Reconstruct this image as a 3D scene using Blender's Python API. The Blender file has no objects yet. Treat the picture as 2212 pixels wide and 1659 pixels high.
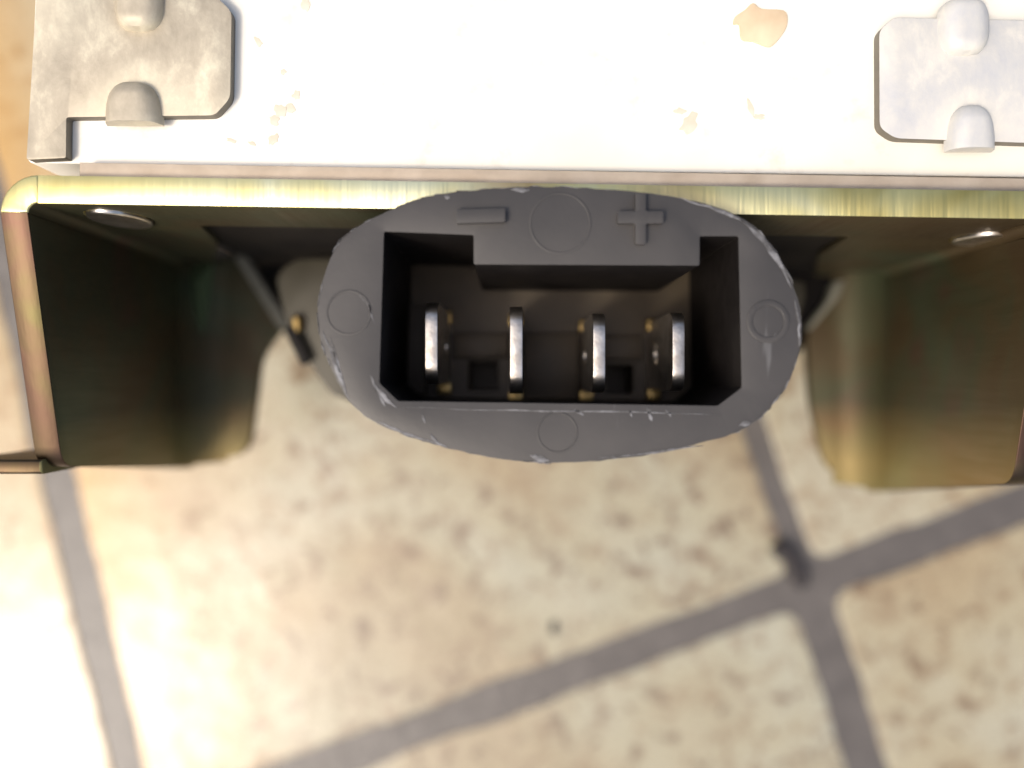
import bpy, bmesh, math, random
from mathutils import Vector, noise
random.seed(11)
S = bpy.context.scene
COL = S.collection
MM = 0.001

# ------------------------------------------------------------------ camera, sky, sun, exposure
F = 2000.0            # focal length in photo units (photo 2212 units wide)
CX, CY = 1106.0, 829.5
HC = 108.0            # camera height over the tiles, mm
cam = bpy.data.cameras.new('camera'); co = bpy.data.objects.new('camera', cam); COL.objects.link(co)
co.location = (0, 0, HC * MM)
cam.sensor_width = 36.0; cam.sensor_fit = 'HORIZONTAL'; cam.lens = F / 2212 * 36
cam.clip_start = 0.002; cam.clip_end = 50
cam.dof.use_dof = True; cam.dof.focus_distance = 0.0605; cam.dof.aperture_fstop = 12.5
cam.dof.aperture_blades = 0
S.camera = co

SUN_DIR = Vector((-0.50, -0.39, 1.0)).normalized()
ELEV = math.asin(SUN_DIR.z); AZ = math.atan2(SUN_DIR.x, SUN_DIR.y)
w = bpy.data.worlds.new('World'); S.world = w; w.use_nodes = True
nt = w.node_tree; bg = nt.nodes['Background']
sky = nt.nodes.new('ShaderNodeTexSky'); sky.sky_type = 'NISHITA'; sky.sun_disc = False
sky.sun_elevation = ELEV; sky.sun_rotation = AZ
sky.air_density = 1.0; sky.dust_density = 6.0; sky.ozone_density = 0.6
nt.links.new(sky.outputs[0], bg.inputs[0]); bg.inputs[1].default_value = 0.15
sl = bpy.data.lights.new('sun', 'SUN'); sl.energy = 1.15; sl.angle = math.radians(11); sl.color = (1.0, 0.93, 0.82)
so = bpy.data.objects.new('sun', sl); COL.objects.link(so)
so.rotation_euler = SUN_DIR.to_track_quat('Z', 'Y').to_euler()
S.view_settings.view_transform = 'Standard'; S.view_settings.look = 'None'
S.view_settings.gamma = 1.0; S.view_settings.use_curve_mapping = False
S.view_settings.exposure = 0.34

# ------------------------------------------------------------------ helpers
def at(x, y, d):                       # a spot in the photo at depth d -> mm on the bench
    return Vector(((x - CX) / F * d, (CY - y) / F * d, HC - d))
def zo(x, y):                          # connector close-up coordinates -> photo units
    return (656.7 + x * .5078, 362.9 + y * .5078)

def link(name, bm, mats, parent=None, smooth=True, origin=None, angle=35):
    me = bpy.data.meshes.new(name)
    bmesh.ops.recalc_face_normals(bm, faces=bm.faces)
    org = Vector(origin) if origin is not None else Vector((0, 0, 0))
    for v in bm.verts: v.co = (v.co - org) * MM
    bm.to_mesh(me); bm.free()
    for m in (mats if isinstance(mats, (list, tuple)) else [mats]): me.materials.append(m)
    if smooth:
        me.shade_smooth(); me.set_sharp_from_angle(angle=math.radians(angle))
    o = bpy.data.objects.new(name, me); COL.objects.link(o)
    if parent is not None:
        o.parent = parent
        o.location = org * MM - world_of(parent)
    else:
        o.location = org * MM
    return o
def world_of(o):
    p = Vector(o.location)
    while o.parent: o = o.parent; p = p + Vector(o.location)
    return p
def tag(o, label=None, cat=None, group=None, kind=None):
    for k, v in (('label', label), ('category', cat), ('group', group), ('kind', kind)):
        if v: o[k] = v
    return o

def prism(bm, loops, fa, fb, bevel=0.0, seg=2, both=False, side_mat=None, cap_mat=0, bev_mat=None):
    """closed prism from planar loops; fa / fb turn a 2-d point into its front / back position"""
    tmp = bmesh.new(); es = []; idx = {}
    front = []
    for L in loops:
        vs = [tmp.verts.new(fa(p)) for p in L]
        for i in range(len(vs)): es.append(tmp.edges.new((vs[i], vs[(i + 1) % len(vs)])))
        front.append(vs)
    r = bmesh.ops.triangle_fill(tmp, use_beauty=True, use_dissolve=False, edges=es)
    caps = [f for f in tmp.faces]
    for f in caps: f.material_index = cap_mat
    mp = {}
    for L, vs in zip(loops, front):
        for p, v in zip(L, vs): mp[v] = tmp.verts.new(fb(p))
    for f in caps:
        nf = tmp.faces.new([mp[v] for v in reversed(f.verts)]); nf.material_index = cap_mat
    for vs in front:
        for i in range(len(vs)):
            a, b = vs[i], vs[(i + 1) % len(vs)]
            nf = tmp.faces.new((a, b, mp[b], mp[a])); nf.material_index = cap_mat if side_mat is None else side_mat
    bmesh.ops.recalc_face_normals(tmp, faces=tmp.faces)
    if bevel > 0:
        rim = []
        fs = set()
        for vs in front:
            fs.update(tmp.edges.get((vs[i], vs[(i + 1) % len(vs)])) for i in range(len(vs)))
            if both: fs.update(tmp.edges.get((mp[vs[i]], mp[vs[(i + 1) % len(vs)]])) for i in range(len(vs)))
        rim = [e for e in fs if e]
        r = bmesh.ops.bevel(tmp, geom=rim, offset=bevel, segments=seg, profile=0.5, affect='EDGES', clamp_overlap=True)
        if bev_mat is not None:
            for f in r['faces']: f.material_index = bev_mat
    add(bm, tmp)
def add(bm, tmp):
    me = bpy.data.meshes.new('t'); tmp.to_mesh(me); tmp.free(); bm.from_mesh(me); bpy.data.meshes.remove(me)

def flat(bm, loops_px, d0, d1, **k):   # plate facing the camera: loops measured at depth d0, straight back to depth d1
    prism(bm, loops_px, lambda p: at(p[0], p[1], d0),
          lambda p: (lambda v: Vector((v.x, v.y, HC - d1)))(at(p[0], p[1], d0)), **k)
def spline(pts, n=6):
    out = []; N = len(pts)
    for i in range(N):
        p0, p1, p2, p3 = (Vector(pts[(i + k - 1) % N]) for k in range(4))
        for j in range(n):
            t = j / n
            out.append(.5 * ((2 * p1) + (p2 - p0) * t + (2 * p0 - 5 * p1 + 4 * p2 - p3) * t * t + (3 * p1 - p0 - 3 * p2 + p3) * t ** 3))
    return [(p.x, p.y) for p in out]
def rounded(pts, r, n=5):              # polygon with rounded corners; r one radius or one per corner
    out = []; N = len(pts)
    for i in range(N):
        rr = r[i] if isinstance(r, (list, tuple)) else r
        p = Vector(pts[i]); a = Vector(pts[i - 1]) - p; b = Vector(pts[(i + 1) % N]) - p
        q = min(rr, a.length * .45, b.length * .45)
        if q < 1e-6: out.append((p.x, p.y)); continue
        s = p + a.normalized() * q; e = p + b.normalized() * q
        for j in range(n + 1):
            t = j / n; c = s.lerp(p, t).lerp(p.lerp(e, t), t); out.append((c.x, c.y))
    return out
def box(bm, a, b, bevel=0.0):
    prism(bm, [[(a[0], a[1]), (b[0], a[1]), (b[0], b[1]), (a[0], b[1])]],
          lambda p: Vector((p[0], p[1], b[2])), lambda p: Vector((p[0], p[1], a[2])), bevel=bevel, both=True)

# ------------------------------------------------------------------ materials
class M:
    def __init__(s, name):
        s.m = bpy.data.materials.new(name); s.m.use_nodes = True
        s.t = s.m.node_tree; s.b = s.t.nodes['Principled BSDF']
        s.tc = s.t.nodes.new('ShaderNodeTexCoord')
    def n(s, kind, **k):
        o = s.t.nodes.new('ShaderNode' + kind)
        for a, v in k.items(): setattr(o, a, v)
        return o
    def l(s, a, b): s.t.links.new(a, b)
    def noise(s, scale, detail=4, rough=.55, stretch=(1, 1, 1), coord='Object', dist=0, off=(0, 0, 0)):
        mp = s.n('Mapping'); mp.inputs['Scale'].default_value = stretch; mp.inputs['Location'].default_value = off
        s.l(s.tc.outputs[coord], mp.inputs[0])
        t = s.n('TexNoise'); t.inputs['Scale'].default_value = scale; t.inputs['Detail'].default_value = detail
        t.inputs['Roughness'].default_value = rough; t.inputs['Distortion'].default_value = dist
        s.l(mp.outputs[0], t.inputs[0]); return t.outputs['Fac']
    def ramp(s, fac, stops):
        r = s.n('ValToRGB'); e = r.color_ramp.elements
        while len(e) < len(stops): e.new(.5)
        for q, (p, c) in zip(e, stops):
            q.position = p; q.color = tuple(c) + (1,) if len(c) == 3 else c
        s.l(fac, r.inputs[0]); return r.outputs[0]
    def val(s, fac, a, b, x, y):
        r = s.n('MapRange'); r.inputs[1].default_value = a; r.inputs[2].default_value = b
        r.inputs[3].default_value = x; r.inputs[4].default_value = y
        s.l(fac, r.inputs[0]); return r.outputs[0]
    def mix(s, fac, a, b, mode='MIX'):
        r = s.n('Mix', data_type='RGBA', blend_type=mode)
        for sock, v in ((r.inputs[0], fac), (r.inputs[6], a), (r.inputs[7], b)):
            if hasattr(v, 'is_linked'): s.l(v, sock)
            elif isinstance(v, (int, float)): sock.default_value = v
            else: sock.default_value = tuple(v) + (1,)
        return r.outputs[2]
    def bump(s, h, strength, dist):
        b = s.n('Bump'); b.inputs['Strength'].default_value = strength; b.inputs['Distance'].default_value = dist
        s.l(h, b.inputs['Height'])
        if s.b.inputs['Normal'].is_linked: s.l(s.b.inputs['Normal'].links[0].from_socket, b.inputs['Normal'])
        s.l(b.outputs[0], s.b.inputs['Normal'])
    def set(s, **k):
        for a, v in k.items():
            sock = s.b.inputs[{'color': 'Base Color', 'rough': 'Roughness', 'metal': 'Metallic', 'ior': 'IOR', 'coat': 'Coat Weight', 'coatr': 'Coat Roughness'}[a]]
            if hasattr(v, 'is_linked'): s.l(v, sock)
            elif isinstance(v, (int, float)): sock.default_value = v
            else: sock.default_value = tuple(v) + (1,)
        return s

def tile_mat():
    m = M('tile_glaze')
    info = m.n('ObjectInfo')
    add_ = m.n('VectorMath', operation='MULTIPLY_ADD')
    add_.inputs[1].default_value = (1, 1, 1)
    cmb = m.n('CombineXYZ'); mul = m.n('Math', operation='MULTIPLY'); mul.inputs[1].default_value = 3.0
    m.l(info.outputs['Random'], mul.inputs[0]); m.l(mul.outputs[0], cmb.inputs[2])
    m.l(m.tc.outputs['Object'], add_.inputs[0]); m.l(cmb.outputs[0], add_.inputs[2])
    def nz(scale, detail, rough, dist=0.0):
        t = m.n('TexNoise'); t.inputs['Scale'].default_value = scale; t.inputs['Detail'].default_value = detail
        t.inputs['Roughness'].default_value = rough; t.inputs['Distortion'].default_value = dist
        m.l(add_.outputs[0], t.inputs[0]); return t.outputs['Fac']
    cloud = nz(38, 3, .5, .4); mott = nz(460, 4, .65, .6); spot = nz(420, 3, .5, .5)
    base = m.ramp(cloud, [(.36, (.335, .275, .17)), (.48, (.365, .332, .225)), (.62, (.39, .38, .29))])
    base = m.mix(m.val(mott, .50, .64, 0, .7), base, (.215, .150, .085))
    base = m.mix(m.val(spot, .56, .68, 0, .85), base, (.14, .09, .05))
    at_ = m.n('Attribute', attribute_name='edge_tint', attribute_type='GEOMETRY')
    base = m.mix(at_.outputs['Fac'], base, (.52, .29, .06))
    m.set(color=base, rough=m.val(mott, .3, .7, .25, .33), ior=1.72)
    m.bump(nz(160, 3, .5), .25, .0006)
    return m.m
def grout_mat():
    m = M('grout')
    a = m.noise(300, 5, .7); b = m.noise(45, 3)
    c = m.ramp(a, [(.3, (.070, .061, .053)), (.7, (.125, .111, .098))])
    c = m.mix(m.val(b, .35, .7, 0, .5), c, (.10, .088, .077))
    m.set(color=c, rough=.4, ior=1.6); m.bump(a, .4, .0005); return m.m
def plastic_mat(worn):
    m = M('worn_grey_plastic' if worn else 'grey_plastic')
    fine = m.noise(2600, 3, .6); big = m.noise(90, 4, .6)
    c = m.ramp(big, [(.28, (.036, .034, .032)), (.72, (.062, .057, .053))])
    if worn:
        sc = m.noise(700, 5, .7, stretch=(1, 1, .3))
        c = m.mix(m.val(sc, .40, .60, .05, .9), c, (.235, .235, .24))
        m.set(rough=.5)
        m.bump(sc, .5, .0002)
    else:
        scr = m.noise(420, 3, .5, stretch=(1, .12, 1), dist=1.2)
        c = m.mix(m.val(scr, .70, .78, 0, .35), c, (.26, .26, .26))
        m.set(rough=m.val(big, .3, .7, .38, .5))
    m.set(color=c); m.bump(fine, .14, .00005); return m.m
def shaded_plastic():  # grey plastic with the shade of the recesses put into its colour
    m = M('cavity_shade_plastic'); f = m.noise(900, 3)
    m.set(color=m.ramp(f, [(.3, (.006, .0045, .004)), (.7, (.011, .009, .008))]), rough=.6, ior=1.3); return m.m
def chromate(name, edge):
    m = M(name); pink = 'pink' in name
    a = m.noise(85, 3, .55, dist=.8); b = m.noise(55, 2, .5, off=(.3, .1, .7)); g = m.noise(1500, 3, .6, stretch=(1, 1, .08))
    if edge:
        c = m.ramp(a, [(.30, (.62, .50, .16)), (.48, (.84, .75, .34)), (.66, (.92, .90, .58))])  # highlight on the bracket edges painted in as bright yellow
        c = m.mix(m.val(b, .56, .72, 0, .7), c, (.62, .30, .24))
        if pink:
            c = m.ramp(a, [(.3, (.080, .070, .032)), (.52, (.084, .050, .037)), (.68, (.082, .074, .038))])
        m.set(rough=.42)
        m.bump(m.noise(900, 3, .6, stretch=(1, .06, 1)), .1 if pink else .3, .00025)
    else:
        c = m.ramp(a, [(.28, (.060, .037, .015)), (.45, (.064, .046, .019)), (.58, (.050, .050, .023)), (.72, (.074, .037, .021))])
        c = m.mix(m.val(b, .56, .72, 0, .8), c, (.06, .09, .05))
        sx = m.n('SeparateXYZ'); m.l(m.tc.outputs['Object'], sx.inputs[0])      # light on the lower edge painted in as a paler band
        ad = m.n('Math', operation='MULTIPLY_ADD'); ad.inputs[1].default_value = .004; m.l(b, ad.inputs[0]); m.l(sx.outputs[1], ad.inputs[2])
        c = m.mix(m.val(ad.outputs[0], -.0125, -.0180, 0, .9), c, m.ramp(b, [(.35, (.24, .14, .05)), (.6, (.24, .205, .075))]))
        m.set(rough=m.val(g, .3, .7, .50, .62))
        m.bump(g, .2, .00008)
    m.set(color=c, metal=1.0 if edge else .45); return m.m
def shell_mat():
    m = M('bright_sheet_metal')
    a = m.noise(60, 4, .6); b = m.noise(420, 4, .6)
    c = m.ramp(a, [(.3, (.78, .745, .63)), (.7, (.90, .88, .80))])
    c = m.mix(m.val(b, .58, .72, 0, .55), c, (.68, .61, .48))
    m.set(color=c, metal=.0, rough=.34, ior=1.6); m.bump(b, .15, .0002); return m.m
def tab_mat(name, c1, c2, c3, metal):
    m = M(name)
    a = m.noise(330, 5, .7, stretch=(1, .7, 1), dist=.15); b = m.noise(110, 3, .5)
    v = m.n('TexVoronoi'); v.inputs['Scale'].default_value = 420; m.l(m.tc.outputs['Object'], v.inputs['Vector'])
    c = m.ramp(a, [(.3, c1), (.52, c2), (.72, c3)])
    c = m.mix(m.val(b, .5, .7, 0, .6), c, c3)
    c = m.mix(.25, c, v.outputs['Color'], 'SOFT_LIGHT') if False else c
    m.set(color=c, metal=metal, rough=m.val(a, .3, .7, .42, .6)); m.bump(a, .2, .0003); return m.m
def simple(name, c1, c2, scale, rough, metal=0.0, bump=.2, bd=.0002):
    m = M(name); a = m.noise(scale, 4, .6)
    m.set(color=m.ramp(a, [(.3, c1), (.7, c2)]), rough=rough, metal=metal); m.bump(a, bump, bd); return m.m

TILE = tile_mat(); GROUT = grout_mat()
PLAST = plastic_mat(False); WORN = plastic_mat(True); CAV = shaded_plastic()
CHR = chromate('olive_chromate', False); CHE = chromate('lit_zinc_edge', True)
CHP = chromate('bronze_pink_edge', True)
SHELL = shell_mat()
TABL = tab_mat('shaded_zinc', (.36, .31, .23), (.50, .44, .33), (.74, .68, .51), .15)  # left tab: same zinc, its weaker light put into a darker colour
TABR = tab_mat('lit_zinc', (.50, .51, .52), (.60, .59, .55), (.78, .74, .64), .1)  # right tab: same zinc, its stronger light put into a brighter colour
RESI = simple('paper_residue', (.60, .45, .28), (.78, .63, .43), 260, .8)
FLECK = simple('pale_residue', (.62, .56, .42), (.74, .70, .58), 500, .7)
GREEN = simple('green_reflection', (.12, .17, .09), (.17, .23, .12), 90, .42, .5)  # reflection in the bends as a colour
LIP = simple('lit_lip', (.15, .147, .115), (.20, .195, .155), 200, .5, .2)  # paler tone imitates light catching the wing edges
EDGE_SHADE = simple('tab_edge_shade', (.14, .125, .10), (.20, .18, .14), 500, .5, .3)  # shade on the tab edges put into the colour
TIN = simple('slot_light_tin', (.55, .50, .43), (.86, .81, .73), 1100, .3, 1.0, .3, .0001)
BRASS = simple('brass', (.38, .26, .10), (.56, .40, .16), 600, .35, 1.0)
PLATE = simple('dull_base_metal', (.50, .40, .29), (.66, .55, .42), 350, .5, .3)
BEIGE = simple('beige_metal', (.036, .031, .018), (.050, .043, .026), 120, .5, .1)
DARK = simple('dark_bark', (.018, .015, .016), (.04, .034, .034), 600, .8)

# ------------------------------------------------------------------ floor: grout bed > tiles
bm = bmesh.new()
vs = [bm.verts.new((x, y, -.17)) for x, y in ((-4000, -4000), (4000, -4000), (4000, 4000), (-4000, 4000))]
bm.faces.new(vs)
floor = link('floor', bm, GROUT, smooth=False)
tag(floor, 'dark grey grout bed under the mottled cream floor tiles', kind='structure')

N0, U, V = Vector((1745, 1262)), Vector((1432, -534)), Vector((-572, -1828))
custom = {(0, 0): N0, (-1, 0): Vector((310, 1795)), (-1, 1): Vector((-140, -60)), (0, 1): Vector((1096, -540))}
def node(i, j):
    if (i, j) in custom: return custom[(i, j)]
    rr = random.Random(i * 131 + j * 17 + 5)
    return N0 + U * i + V * j + Vector((rr.uniform(-14, 14), rr.uniform(-14, 14)))
def half(i, j, side):                  # joint half width, photo units at the floor
    special = {(-1, 0, 1): 22, (0, 0, 3): 30, (-1, -1, 1): 40, (0, -1, 3): 46, (-1, 0, 0): 36, (-1, -1, 2): 40, (0, 0, 0): 42, (0, -1, 2): 42, (-1, 0, 3): 36, (-2, 0, 1): 36}
    return special.get((i, j, side), random.Random(i * 7 + j * 71 + side).uniform(34, 42))
def tile_outline(i, j):                # sides: 0 bottom, 1 right, 2 top, 3 left
    c = [node(i, j), node(i + 1, j), node(i + 1, j + 1), node(i, j + 1)]
    lines = []
    for k in range(4):
        a, b = c[k], c[(k + 1) % 4]; d = (b - a).normalized(); nrm = Vector((d.y, -d.x))
        mid = (c[0] + c[1] + c[2] + c[3]) / 4
        if (mid - a).dot(nrm) < 0: nrm = -nrm
        lines.append((a + nrm * half(i, j, k), d))
    cs = []
    for k in range(4):
        (p, d), (q, e) = lines[k - 1], lines[k]
        den = d.x * e.y - d.y * e.x; t = ((q.x - p.x) * e.y - (q.y - p.y) * e.x) / den
        cs.append(p + d * t)
    return cs
def make_tile(i, j, fine):
    cs = tile_outline(i, j)
    pts = rounded([(p.x, p.y) for p in cs], 45, 4)
    out = []
    step = 24 if fine else 400
    for a, b in zip(pts, pts[1:] + pts[:1]):
        a, b = Vector(a), Vector(b); n_ = max(1, int((b - a).length / step))
        for k in range(n_): out.append(a.lerp(b, k / n_))
    mid = (cs[0] + cs[1] + cs[2] + cs[3]) / 4
    o3 = []
    for p in out:
        if fine:
            f = noise.noise(Vector((p.x / 70, p.y / 70, i * 3 + j))) * 6 + noise.noise(Vector((p.x / 200, p.y / 200, 9 + i))) * 7
            p = p + (p - mid).normalized() * f
        o3.append(p)
    bm = bmesh.new()
    lay = bm.verts.layers.float.new('edge_tint')
    rings = []
    for inset, z in ((0, -.5), (1.2, -.03), (3, -.006), (16, -.001), (70, 0), (240, 0)):
        ring = []
        for p in o3:
            d = (mid - p); q = p + d.normalized() * min(inset, d.length * .8)
            w_ = at(q.x, q.y, HC); v = bm.verts.new((w_.x, w_.y, z))
            t = 0.0
            if (i, j) == (-1, 0):      # orange along the left rim of the tile
                a, b = cs[0], cs[3]; dd = (b - a).normalized(); dist = abs((q - a).x * dd.y - (q - a).y * dd.x)
                t = max(0, 1 - dist / 330) ** 1.3 * .8
            if (i, j) == (-2, 0): t = .35
            if (i, j) == (0, -1): t = .06
            if (i, j) == (0, 0): t = .12
            v[lay] = t; ring.append(v)
        rings.append(ring)
    n_ = len(o3)
    for a, b in zip(rings, rings[1:]):
        for k in range(n_): bm.faces.new((a[k], a[(k + 1) % n_], b[(k + 1) % n_], b[k]))
    bm.faces.new(rings[-1])
    c = at(mid.x, mid.y, HC)
    return link('tile', bm, TILE, floor, origin=(c.x, c.y, 0))
for i in range(-8, 9):
    for j in range(-7, 8):
        make_tile(i, j, -2 <= i <= 1 and -2 <= j <= 1)

# ------------------------------------------------------------------ the electronic unit standing on the floor
BASE = Vector((3, 24, 0))
unit = bpy.data.objects.new('control_unit', None); COL.objects.link(unit); unit.location = BASE * MM
unit.empty_display_size = .02
tag(unit, 'metal control unit with olive zinc bracket and grey oval four pin connector on tiles', 'control unit')

# housing
bm = bmesh.new()
flat(bm, [rounded([(60, 352), (110, -720), (2260, -700), (2310, 384)], 12, 3)], 61.0, HC, bevel=.55, seg=3)
housing = link('housing', bm, SHELL, unit, origin=(3, 28, 0))
bm = bmesh.new()
flat(bm, [[(170, 350), (2300, 386), (2300, 418), (170, 386)]], 59.7, 104, bevel=.15, seg=2)
link('base_plate', bm, PLATE, unit, origin=(3, 14, 0))

def dome(bm, cx, cy, rx, ry, h, d, cut=None, n=18, power=2.6):
    """raised pressing on the face at depth d; cut = lowest photo row kept (sheared edge)"""
    g = {}
    ylo, yhi = cy - ry, (cut if cut is not None else cy + ry)
    for a in range(n + 1):
        for b in range(n + 1):
            y = ylo + (yhi - ylo) * b / n
            wv = max(0.0, 1 - abs((y - cy) / ry) ** power) ** (1 / power)
            x = cx + rx * wv * (2 * a / n - 1)
            u_ = abs(2 * a / n - 1)
            hh = h * (max(0, 1 - u_ ** 3.0)) ** .5 * min(1, wv * 1.15) ** .8
            p = at(x, y, d); g[a, b] = bm.verts.new((p.x, p.y, p.z - .25 + hh))
    for a in range(n):
        for b in range(n):
            bm.faces.new((g[a, b], g[a + 1, b], g[a + 1, b + 1], g[a, b + 1]))
    if cut is not None:
        low = [bm.verts.new((g[a, n].co.x, g[a, n].co.y, HC - d - .3)) for a in range(n + 1)]
        for a in range(n): bm.faces.new((g[a, n], g[a + 1, n], low[a + 1], low[a]))
    bmesh.ops.remove_doubles(bm, verts=bm.verts, dist=.002)

# left corner tab (folded sheet) with its pressings
bm = bmesh.new()
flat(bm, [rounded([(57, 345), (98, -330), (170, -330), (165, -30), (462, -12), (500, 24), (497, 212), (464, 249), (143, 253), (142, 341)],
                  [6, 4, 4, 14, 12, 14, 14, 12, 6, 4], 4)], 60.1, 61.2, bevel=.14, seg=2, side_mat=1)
tabl = link('corner_tab', bm, [TABL, EDGE_SHADE], unit, origin=at(300, 120, 60.1)); tag(tabl, 'beige zinc corner tab toned as shaded, left of the pair')
bm = bmesh.new(); dome(bm, 302, 8, 55, 64, 1.25, 60.1); link('rivet', bm, TABL, tabl, origin=at(302, 8, 60))
bm = bmesh.new(); dome(bm, 290, 262, 62, 84, 1.35, 60.1, cut=270); link('crimp_lug', bm, TABL, tabl, origin=at(290, 225, 60))
# right corner tab
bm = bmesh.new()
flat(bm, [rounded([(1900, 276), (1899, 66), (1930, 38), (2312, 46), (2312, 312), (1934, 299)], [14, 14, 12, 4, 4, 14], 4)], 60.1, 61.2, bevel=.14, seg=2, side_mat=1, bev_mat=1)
tabr = link('corner_tab', bm, [TABR, EDGE_SHADE], unit, origin=at(2090, 180, 60.1)); tag(tabr, 'grey zinc corner tab toned as lit, right of the pair')
bm = bmesh.new(); dome(bm, 2080, 60, 56, 64, 1.25, 60.1); link('rivet', bm, TABR, tabr, origin=at(2080, 60, 60))
bm = bmesh.new(); dome(bm, 2094, 320, 52, 92, 1.35, 60.1, cut=327); link('crimp_lug', bm, TABR, tabr, origin=at(2094, 285, 60))

# label residue on the face
bm = bmesh.new()
pp = [(340, 20), (400, 60), (550, 70), (580, 130), (560, 210), (480, 310), (430, 320), (340, 285), (260, 270), (245, 170), (205, 165), (215, 115), (280, 70)]
flat(bm, [spline([(1520.6 + x * .3125, y * .3125) for x, y in pp], 3)], 60.85, 61.05, bevel=.06)
link('label_residue', bm, RESI, unit, origin=at(1640, 50, 61))
def fleck(cx, cy, r, st=1.0, ang=0):
    bm = bmesh.new(); n_ = 14; L = []
    for k in range(n_):
        t = 2 * math.pi * k / n_; q = r * (1 + random.uniform(-.3, .25))
        x, y = q * math.cos(t), q * st * math.sin(t)
        L.append((cx + x * math.cos(ang) - y * math.sin(ang), cy + x * math.sin(ang) + y * math.cos(ang)))
    flat(bm, [spline(L, 3)], 60.96, 61.05)
    link('residue_fleck', bm, FLECK, unit, origin=at(cx, cy, 61))
for a in ((605, 238, 14), (592, 258, 12), (628, 234, 10), (640, 205, 9), (558, 90, 12, .6, 1), (590, 302, 15, .6, -.8), (500, 303, 12, .4, .3), (545, 310, 10, .4, .4),
          (1488, 268, 26, .55, -1.1), (1470, 240, 14, .5), (1622, 235, 20, .3, 1.2), (1640, 252, 12, .5), (660, 8, 9, 1.6), (612, 155, 6)):
    fleck(*a)

# ------------------------------------------------------------------ zinc bracket
YT = (CY - 395) / F * 58.5             # top of the plate
TH = 1.75
YB = YT - TH
XL, XR = (0 - CX) / F * 58.5, (2330 - CX) / F * 58.5   # outer faces of the side flanges
ZF, ZB = HC - 58.5, HC - 90.0
RB = 2.4                                # outer bend radius
slope = -.016
def ysl(x): return slope * x            # the unit sits about a degree askew
bm = bmesh.new()
loops = [[(XL + RB, ZF), (XR - RB, ZF), (XR - RB, ZB), (29.5, ZB), (25.2, HC - 76), (24.2, HC - 66.5), (-22.3, HC - 66.2), (-23.8, HC - 75), (-29.0, ZB), (XL + RB, ZB)]]
def slot(cx, cz, rx, rz, n=16): return [(cx + rx * math.cos(2 * math.pi * k / n), cz + rz * math.sin(2 * math.pi * k / n)) for k in range(n)]
loops += [slot(-26.9, HC - 63.6, 2.1, 3.3), slot(33.4, HC - 66, 1.9, 2.6)]
def split_edges(L, step):
    o = []
    for a, b in zip(L, L[1:] + L[:1]):
        a, b = Vector(a), Vector(b); n_ = max(1, int((b - a).length / step))
        o += [tuple(a.lerp(b, k / n_)) for k in range(n_)]
    return o
loops[0] = split_edges(loops[0], 2.0)
rj = random.Random(3)
prism(bm, loops, lambda p: Vector((p[0], YB + ysl(p[0]), p[1])), lambda p: Vector((p[0], YT + ysl(p[0]), p[1])), bevel=.3, both=True, side_mat=1, bev_mat=1)
def bend(cx, cy, a0, a1, side):
    n_ = 8; tmp = bmesh.new(); prof = []
    for k in range(n_ + 1):
        t = a0 + (a1 - a0) * k / n_
        prof.append((cx + RB * math.cos(t), cy + RB * math.sin(t)))
    for k in range(n_, -1, -1):
        t = a0 + (a1 - a0) * k / n_; q = RB - TH
        prof.append((cx + q * math.cos(t), cy + q * math.sin(t)))
    prism(bm, [prof], lambda p: Vector((p[0], p[1], ZF)), lambda p: Vector((p[0], p[1], ZB)), bevel=.22, cap_mat=1, side_mat=0, bev_mat=1)
bend(XL + RB, YT - RB + ysl(XL), math.pi / 2, math.pi, -1)
bend(XR - RB, YT - RB + ysl(XR), math.pi / 2, 0, 1)
for f in bm.faces:                     # the cut-out takes the olive face colour
    c = f.calc_center_median()
    if c.z < HC - 64 and abs(c.x) < 30.5: f.material_index = 0
# side flanges: polygon in (y, z); the near edge falls back towards the floor
def flange(x0, x1, ytop, ybot_near, zbot, ybot_far, r):
    L = rounded([(ytop, ZF), (ytop, ZB), (ybot_far, ZB), (ybot_near, zbot)], [0, 0, 2, r], 6)
    prism(bm, [L], lambda p: Vector((x0, p[0], p[1])), lambda p: Vector((x1, p[0], p[1])), bevel=.25, both=True, side_mat=2, bev_mat=2)
flange(XL, XL + TH, YT - RB + ysl(XL), -5.6, HC - 63.0, -8.2, 1.4)
flange(XR, XR - TH, YT - RB + ysl(XR), -6.8, HC - 63.0, -10.5, 1.4)
# outward foot at the lower end of the left flange
box(bm, (XL - 5, -6.1, HC - 78), (XL + .6, -5.1, HC - 62.6), .2)
for f in bm.faces:
    if f.calc_center_median().x < XL - .01 and f.calc_center_median().y < -4.9: f.material_index = 2
# rear wings facing up, with slanting inner edge
def wing(pts, r):
    flat(bm, [rounded(pts, r, 6)], 88.0, 89.6, bevel=.3, both=True)
wing([(395, 560), (512, 556), (612, 700), (562, 770), (535, 985), (395, 998)], [0, 14, 26, 30, 46, 0])
wing([(1950, 590), (1850, 588), (1745, 715), (1752, 860), (1790, 1030), (1950, 1045)], [0, 14, 26, 40, 60, 0])
# lips on the slanting wing edges, the light on them put into the colour
flat(bm, [rounded([(506, 556), (527, 549), (624, 700), (604, 711)], 6, 3)], 87.5, 89.0, bevel=.25, cap_mat=4, side_mat=4, bev_mat=4)
flat(bm, [rounded([(1790, 648), (1802, 610), (1826, 604), (1814, 640), (1752, 712), (1746, 708)], 5, 3)], 86.6, 87.9, bevel=.25, cap_mat=4, side_mat=4, bev_mat=4)
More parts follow.
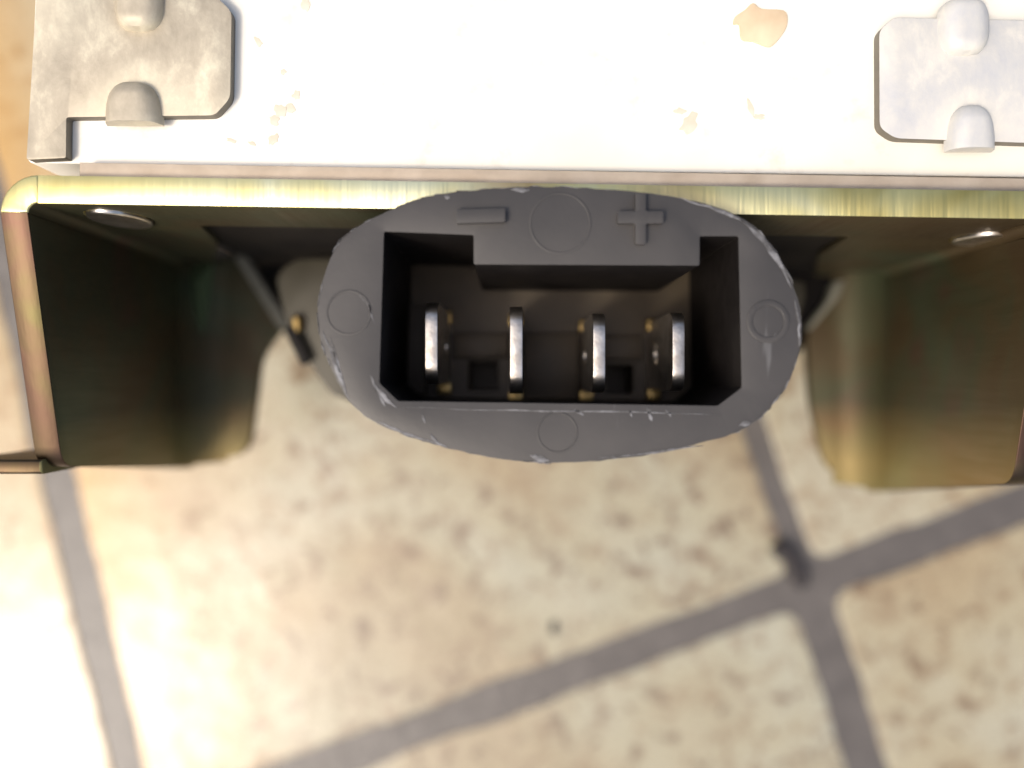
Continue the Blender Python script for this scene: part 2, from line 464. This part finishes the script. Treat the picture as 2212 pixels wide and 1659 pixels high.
# wide inside bends between side flanges and rear wings
def fillet(xc, sgn, R_, ytop, y0, y1, n_=10):
    g = []
    for k in range(n_ + 1):
        t = math.pi / 2 * k / n_
        x = xc + sgn * (R_ - R_ * math.cos(t)); z = HC - 87.97 + R_ - R_ * math.sin(t)
        yb = y0 + (y1 - y0) * k / n_
        col = [bm.verts.new((x, ytop, z))]
        for q in (1.6, 1.0, .5, .15):
            col.append(bm.verts.new((x, yb + q, z)))
        # the lower rim rolls over
        col.append(bm.verts.new((x - sgn * .35 * math.cos(t), yb, z - .35 * math.sin(t))))
        g.append(col)
    for a, b in zip(g, g[1:]):
        for j in range(len(a) - 1):
            bm.faces.new((a[j], b[j], b[j + 1], a[j + 1])).material_index = 0
fillet(XL + TH - .01, 1, 3.6, YB + .3, -7.8, -7.42)
fillet(XR - TH + .01, -1, 3.6, YB + .0, -10.0, -9.48)
# added ribs on the two rear bends; green colour imitates the reflection there
def reflection_rib(pts, tip, d):
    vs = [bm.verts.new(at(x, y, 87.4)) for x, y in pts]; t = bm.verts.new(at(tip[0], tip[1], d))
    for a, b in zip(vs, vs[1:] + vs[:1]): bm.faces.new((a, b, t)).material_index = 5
reflection_rib([(1892, 588), (1978, 584), (1966, 690), (1944, 872), (1926, 800), (1904, 650)], (1936, 628), 85.4)
reflection_rib([(402, 560), (462, 560), (460, 606), (440, 730), (414, 690), (402, 606)], (426, 608), 85.4)
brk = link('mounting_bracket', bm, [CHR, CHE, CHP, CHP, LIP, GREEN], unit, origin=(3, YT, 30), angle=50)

# added tin plugs: light showing through the two slots, built as bright metal
for sx, sz, rx, rz in ((-26.9, HC - 63.6, 1.95, 3.1), (33.4, HC - 66, 1.75, 2.4)):
    bm = bmesh.new()
    prism(bm, [slot(sx, sz, rx, rz)], lambda p: Vector((p[0], YB + ysl(p[0]) - .25, p[1])), lambda p: Vector((p[0], YB + ysl(p[0]) + 1.5, p[1])), bevel=.3, seg=3)
    link('slot_light_plug', bm, TIN, unit, origin=(sx, YB, sz))
# added black panels standing in for the shade seen through the cut-out
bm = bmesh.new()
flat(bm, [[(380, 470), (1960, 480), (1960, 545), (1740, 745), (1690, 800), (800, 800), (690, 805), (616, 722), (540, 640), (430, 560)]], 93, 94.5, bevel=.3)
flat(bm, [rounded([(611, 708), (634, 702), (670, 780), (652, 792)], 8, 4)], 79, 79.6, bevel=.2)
link('shade_panel', bm, CAV, unit, origin=at(1200, 600, 93))
bm = bmesh.new()
prism(bm, [[(-25, 4), (30.5, 4), (30.5, HC - 65), (-25, HC - 65)]], lambda p: Vector((p[0], YB + ysl(p[0]) + .45, p[1])), lambda p: Vector((p[0], YB + ysl(p[0]) + 1.25, p[1])), bevel=.1)
link('shade_cover', bm, CAV, unit, origin=(0, 13, 4))  # added sheet, the shade beneath the housing as solid black
# pale support plate behind the connector, seen at its left; small one at its right
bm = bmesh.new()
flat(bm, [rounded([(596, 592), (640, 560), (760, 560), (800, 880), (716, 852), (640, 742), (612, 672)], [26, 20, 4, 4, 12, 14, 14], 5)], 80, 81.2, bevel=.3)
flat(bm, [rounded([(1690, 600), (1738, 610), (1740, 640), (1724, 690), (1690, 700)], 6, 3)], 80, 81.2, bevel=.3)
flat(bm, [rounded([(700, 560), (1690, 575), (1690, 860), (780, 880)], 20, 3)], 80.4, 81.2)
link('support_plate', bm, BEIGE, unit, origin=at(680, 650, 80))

bm = bmesh.new(); dome(bm, 642, 700, 13, 21, .8, 79.6)
link('rivet', bm, BRASS, unit, origin=at(642, 700, 80))  # added brass dome in place of a bright highlight

# ------------------------------------------------------------------ connector
outl = [(60, 590), (80, 480), (130, 350), (200, 270), (330, 195), (450, 145), (600, 108), (900, 82), (1200, 85), (1480, 108), (1700, 150), (1850, 205), (1960, 290), (2040, 410),
        (2095, 540), (2118, 650), (2110, 760), (2080, 870), (2020, 970), (1940, 1062), (1840, 1125), (1650, 1180), (1400, 1230), (1150, 1252), (950, 1250), (780, 1228), (600, 1190),
        (440, 1140), (300, 1080), (210, 1010), (150, 920), (90, 790), (62, 690)]
O = []
for k, p in enumerate(spline(outl, 7)):
    p = Vector(p); c = Vector((1090, 665)); f = noise.noise(Vector((p.x / 28, p.y / 28, 1.7))) * 5 + noise.noise(Vector((p.x / 14, p.y / 14, 4))) * 1.5
    O.append(zo(*(p + (p - c).normalized() * f)))
hole = [(340, 270), (722, 285), (722, 410), (1683, 415), (1683, 290), (1848, 290), (1862, 935), (1760, 1012), (400, 992), (320, 915)]
Hh = [zo(*p) for p in rounded(hole, 9, 3)]
D0 = 57.0
conn_o = at(1210, 700, D0)
bm = bmesh.new()
flat(bm, [O, Hh], D0, 79.0, bevel=.36, seg=3, cap_mat=0, side_mat=0, bev_mat=1)
# bevel faces round the cavity are clean plastic, the outer rim is scuffed
hb = [Vector((at(x, y, D0).x, at(x, y, D0).y)) for x, y in Hh]
lo = Vector((min(v.x for v in hb) - .3, min(v.y for v in hb) - .3)); hi = Vector((max(v.x for v in hb) + .3, max(v.y for v in hb) + .3))
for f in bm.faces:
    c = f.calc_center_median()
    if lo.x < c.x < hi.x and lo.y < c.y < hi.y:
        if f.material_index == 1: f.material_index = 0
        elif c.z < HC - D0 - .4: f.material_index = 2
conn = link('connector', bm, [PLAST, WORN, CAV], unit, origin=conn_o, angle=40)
tag(conn, 'grey oval plastic connector shell with minus and plus marks')

# cavity floor with its two square openings and the raised lower ledge
bm = bmesh.new()
DFL = 73.0
def deep(x, y, d):                      # close-up position as seen at depth d
    q = zo(x, y); return at(q[0], q[1], d)
def deepflat(bm, loops, d0, d1, **k):
    prism(bm, loops, lambda p: deep(p[0], p[1], d0), lambda p: (lambda v: Vector((v.x, v.y, HC - d1)))(deep(p[0], p[1], d0)), **k)
sq = lambda a, b, c, d: [(a, b), (c, b), (c, d), (a, d)]
deepflat(bm, [sq(300, 240, 1900, 1040), sq(700, 822, 826, 946), sq(1284, 838, 1400, 960)], DFL, 78.5, bevel=.12)
deepflat(bm, [sq(640, 702, 872, 808)], DFL - .8, DFL + .2, bevel=.2)
deepflat(bm, [sq(935, 702, 1170, 985)], DFL - .8, DFL + .2, bevel=.2)
deepflat(bm, [sq(1270, 712, 1440, 815)], DFL - .8, DFL + .2, bevel=.2)
deepflat(bm, [sq(400, 590, 520, 960)], DFL - .8, DFL + .2, bevel=.2)
deepflat(bm, [sq(600, 760, 1500, 1000)], 78.6, 79)
link('cavity_floor', bm, simple('inner_plastic', (.06, .045, .028), (.085, .064, .040), 300, .5), conn, origin=at(1210, 700, DFL))

# four blade terminals
DT = 62.0
def terminal(x0, x1, y0, y1, shift, brass_x):
    bm = bmesh.new()
    a, b = deep(x0, y0, DT), deep(x1, y1, DT)
    xa, xb, ya, yb = a.x, b.x, b.y, a.y
    zt, zb = HC - DT, HC - DFL - 1.0
    L = rounded([(ya + .15, zb), (yb - .15, zb), (yb, zt), (ya, zt)], [0, 0, 1.5, 1.5], 7)
    cy_, cz_ = (ya + yb) / 2, zb + 5.5
    dimple = [(cy_ + .75 * math.cos(2 * math.pi * k / 12), cz_ + .75 * math.sin(2 * math.pi * k / 12)) for k in range(12)]
    def pos(xx):
        return lambda p: Vector((xx + shift * max(0, (p[1] - cz_)) / 5 + .0 * p[0], p[0], p[1]))
    prism(bm, [L, dimple], pos(xa), pos(xb), bevel=.27, seg=3, both=True)
    o = link('terminal', bm, TIN, conn, origin=((xa + xb) / 2, cy_, zb))
    bm = bmesh.new()
    box(bm, (xa - .1, ya - .75, zb), (xb + .1, ya + .1, zb + 2.2), .15)
    box(bm, (xa - .1, yb - .75, zb), (xb + .1, yb + .15, zb + 2.0), .15)
    return o, bm
brb = bmesh.new()
for a in ((524, 578, 566, 920, -.12), (876, 930, 582, 962, 0), (1226, 1278, 612, 958, .05), (1560, 1612, 608, 950, .1)):
    o, t = terminal(*a, 0); me = bpy.data.meshes.new('t'); t.to_mesh(me); t.free(); brb.from_mesh(me); bpy.data.meshes.remove(me)
# the brass roots, one per terminal
tmp = brb.copy(); brb.free()
meshes = {}
for f in tmp.faces:
    k = min(range(4), key=lambda k: abs(f.calc_center_median().x - [deep(551, 0, DT).x, deep(903, 0, DT).x, deep(1252, 0, DT).x, deep(1586, 0, DT).x][k]))
    meshes.setdefault(k, []).append([v.co.copy() for v in f.verts])
tmp.free()
for k in sorted(meshes):
    bm = bmesh.new()
    for vs in meshes[k]: bm.faces.new([bm.verts.new(c) for c in vs])
    bmesh.ops.remove_doubles(bm, verts=bm.verts, dist=.0005)
    link('terminal_root', bm, BRASS, conn, origin=at(*zo([551, 903, 1252, 1586][k], 760), DFL))

# marks moulded on the face
def mark(name, loops, rise, bevel, mat=PLAST):
    bm = bmesh.new()
    prism(bm, loops, lambda p: deep(p[0], p[1], D0) + Vector((0, 0, rise)), lambda p: deep(p[0], p[1], D0) - Vector((0, 0, .3)), bevel=bevel, seg=3)
    L = loops[0]; c = deep(sum(p[0] for p in L) / len(L), sum(p[1] for p in L) / len(L), D0)
    return link(name, bm, mat, conn, origin=c)
def circ(cx, cy, r, n=40): return [(cx + r * math.cos(2 * math.pi * k / n), cy + r * math.sin(2 * math.pi * k / n)) for k in range(n)]
mark('minus_mark', [rounded([(648, 183), (856, 178), (858, 236), (650, 242)], 8, 3)], .55, .16)
cx, cy = 1427, 216
hw, hh = 22, 26
plus = [(cx - hw, 112), (cx + hw, 112), (cx + hw, cy - hh), (1524, cy - hh), (1524, cy + hh), (cx + hw, cy + hh), (cx + hw, 330), (cx - hw, 330), (cx - hw, cy + hh), (1330, cy + hh), (1330, cy - hh), (cx - hw, cy - hh)]
mark('plus_mark', [rounded(plus, 8, 3)], .55, .16)
mark('mould_ring', [circ(1090, 235, 133), circ(1090, 235, 122)], .03, .025)
mark('mould_ring', [circ(1975, 652, 92), circ(1975, 652, 66)], .05, .04)
mark('mould_ring', [circ(190, 615, 98), circ(190, 615, 88)], .035, .03)
mark('mould_ring', [circ(1078, 1125, 88), circ(1078, 1125, 80)], .035, .03)
# scuffs and scratches on the face, thin ridges of torn plastic
def scuff(path, wd):
    P = [Vector(p) for p in path]; Q = []
    for a, b in zip(P, P[1:]):
        for k in range(4): Q.append(a.lerp(b, k / 4) + Vector((random.uniform(-3, 3), random.uniform(-3, 3))))
    Q.append(P[-1]); L = []; R = []
    for k, p in enumerate(Q):
        d = (Q[min(k + 1, len(Q) - 1)] - Q[max(k - 1, 0)]).normalized(); n_ = Vector((d.y, -d.x))
        q = wd * math.sin(math.pi * (k + .35) / (len(Q) - .3)) * random.uniform(.5, 1.2)
        L.append(tuple(p + n_ * q)); R.append(tuple(p - n_ * q))
    mark('scuff', [L + R[::-1]], .035, 0, WORN)
for path, wd in (([(282, 880), (300, 925), (350, 985), (395, 1020)], 9), ([(300, 930), (345, 1015)], 5), ([(78, 690), (120, 790), (150, 890), (192, 980)], 10), ([(110, 720), (140, 820), (165, 900)], 5),
                 ([(230, 530), (275, 590), (300, 660)], 3), ([(500, 1045), (515, 1085)], 4), ([(535, 1130), (560, 1165), (610, 1190)], 6), ([(415, 1018), (900, 1032), (1400, 1040), (1770, 1050)], 3),
                 ([(1600, 128), (1760, 178), (1880, 235)], 7), ([(1850, 215), (1950, 300), (2020, 400), (2075, 515)], 13), ([(2085, 560), (2105, 660), (2104, 760)], 5), ([(1150, 1030), (1190, 1052)], 6),
                 ([(1380, 1030), (1395, 1058)], 7), ([(1460, 1020), (1480, 1075)], 10), ([(1540, 1025), (1560, 1058)], 6), ([(880, 92), (920, 96), (960, 92)], 10), ([(960, 1222), (1000, 1238), (1045, 1246)], 13),
                 ([(310, 1075), (420, 1125), (560, 1172)], 6), ([(1850, 1095), (1900, 1080)], 12), ([(600, 120), (620, 128)], 8), ([(2010, 700), (1990, 740)], 4), ([(1700, 1180), (1500, 1208), (1250, 1232)], 5)):
    scuff(path, wd)
# torn flash and burrs on the rim, one ragged strip
bm = bmesh.new(); rb = random.Random(8)
for k in range(0, len(O)):
    if rb.random() > .22: continue
    p = Vector(O[k]); q = Vector(O[(k + 1) % len(O)]); d = (q - p).normalized(); n_ = Vector((d.y, -d.x))
    ln, wd = rb.uniform(14, 34), rb.uniform(1.0, 2.6)
    tri = [p - d * ln * .5, p + d * ln * .5, p + n_ * wd * rb.choice((-1, 1)) + d * rb.uniform(-4, 4)]
    prism(bm, [[(t.x, t.y) for t in tri]], lambda c: at(c[0], c[1], D0) + Vector((0, 0, .05)), lambda c: at(c[0], c[1], D0) - Vector((0, 0, .35)))
o = link('rim_flash', bm, WORN, conn, origin=conn_o)
tag(o, kind='stuff')

# ------------------------------------------------------------------ litter on the floor
def tube(pts, rad):
    bm = bmesh.new(); rings = []; n_ = 10
    for k, (p, r) in enumerate(zip(pts, rad)):
        a = Vector(pts[max(0, k - 1)]); b = Vector(pts[min(len(pts) - 1, k + 1)]); t = (b - a).normalized()
        s = t.cross(Vector((0, 0, 1))).normalized(); u = s.cross(t)
        rings.append([bm.verts.new(Vector(p) + (s * math.cos(2 * math.pi * j / n_) + u * math.sin(2 * math.pi * j / n_)) * r * random.uniform(.85, 1.15)) for j in range(n_)])
    for a, b in zip(rings, rings[1:]):
        for j in range(n_): bm.faces.new((a[j], a[(j + 1) % n_], b[(j + 1) % n_], b[j]))
    bm.faces.new(rings[0]); bm.faces.new(rings[-1]); return bm
pts = [at(x, y, HC) + Vector((0, 0, z)) for x, y, z in ((1664, 1188, .7), (1680, 1184, .75), (1698, 1196, .75), (1712, 1218, .4), (1724, 1240, 0), (1736, 1266, -.4))]
o = link('twig', tube(pts, [.6, 1.15, 1.0, 1.1, 1.25, .7]), DARK, origin=at(1700, 1225, HC))
tag(o, 'short dark curved bit of twig lying at the grout crossing', 'twig')
bm = bmesh.new(); bmesh.ops.create_icosphere(bm, subdivisions=2, radius=.55)
c = at(1196, 1356, HC)
for v in bm.verts: v.co = Vector((v.co.x * .9, v.co.y * 1.4, v.co.z * .6)) * (1 + .25 * noise.noise(v.co * 3)) + c + Vector((0, 0, .2))
o = link('crumb', bm, DARK, origin=c)
tag(o, 'tiny dark crumb on the big cream tile below the connector', 'crumb')
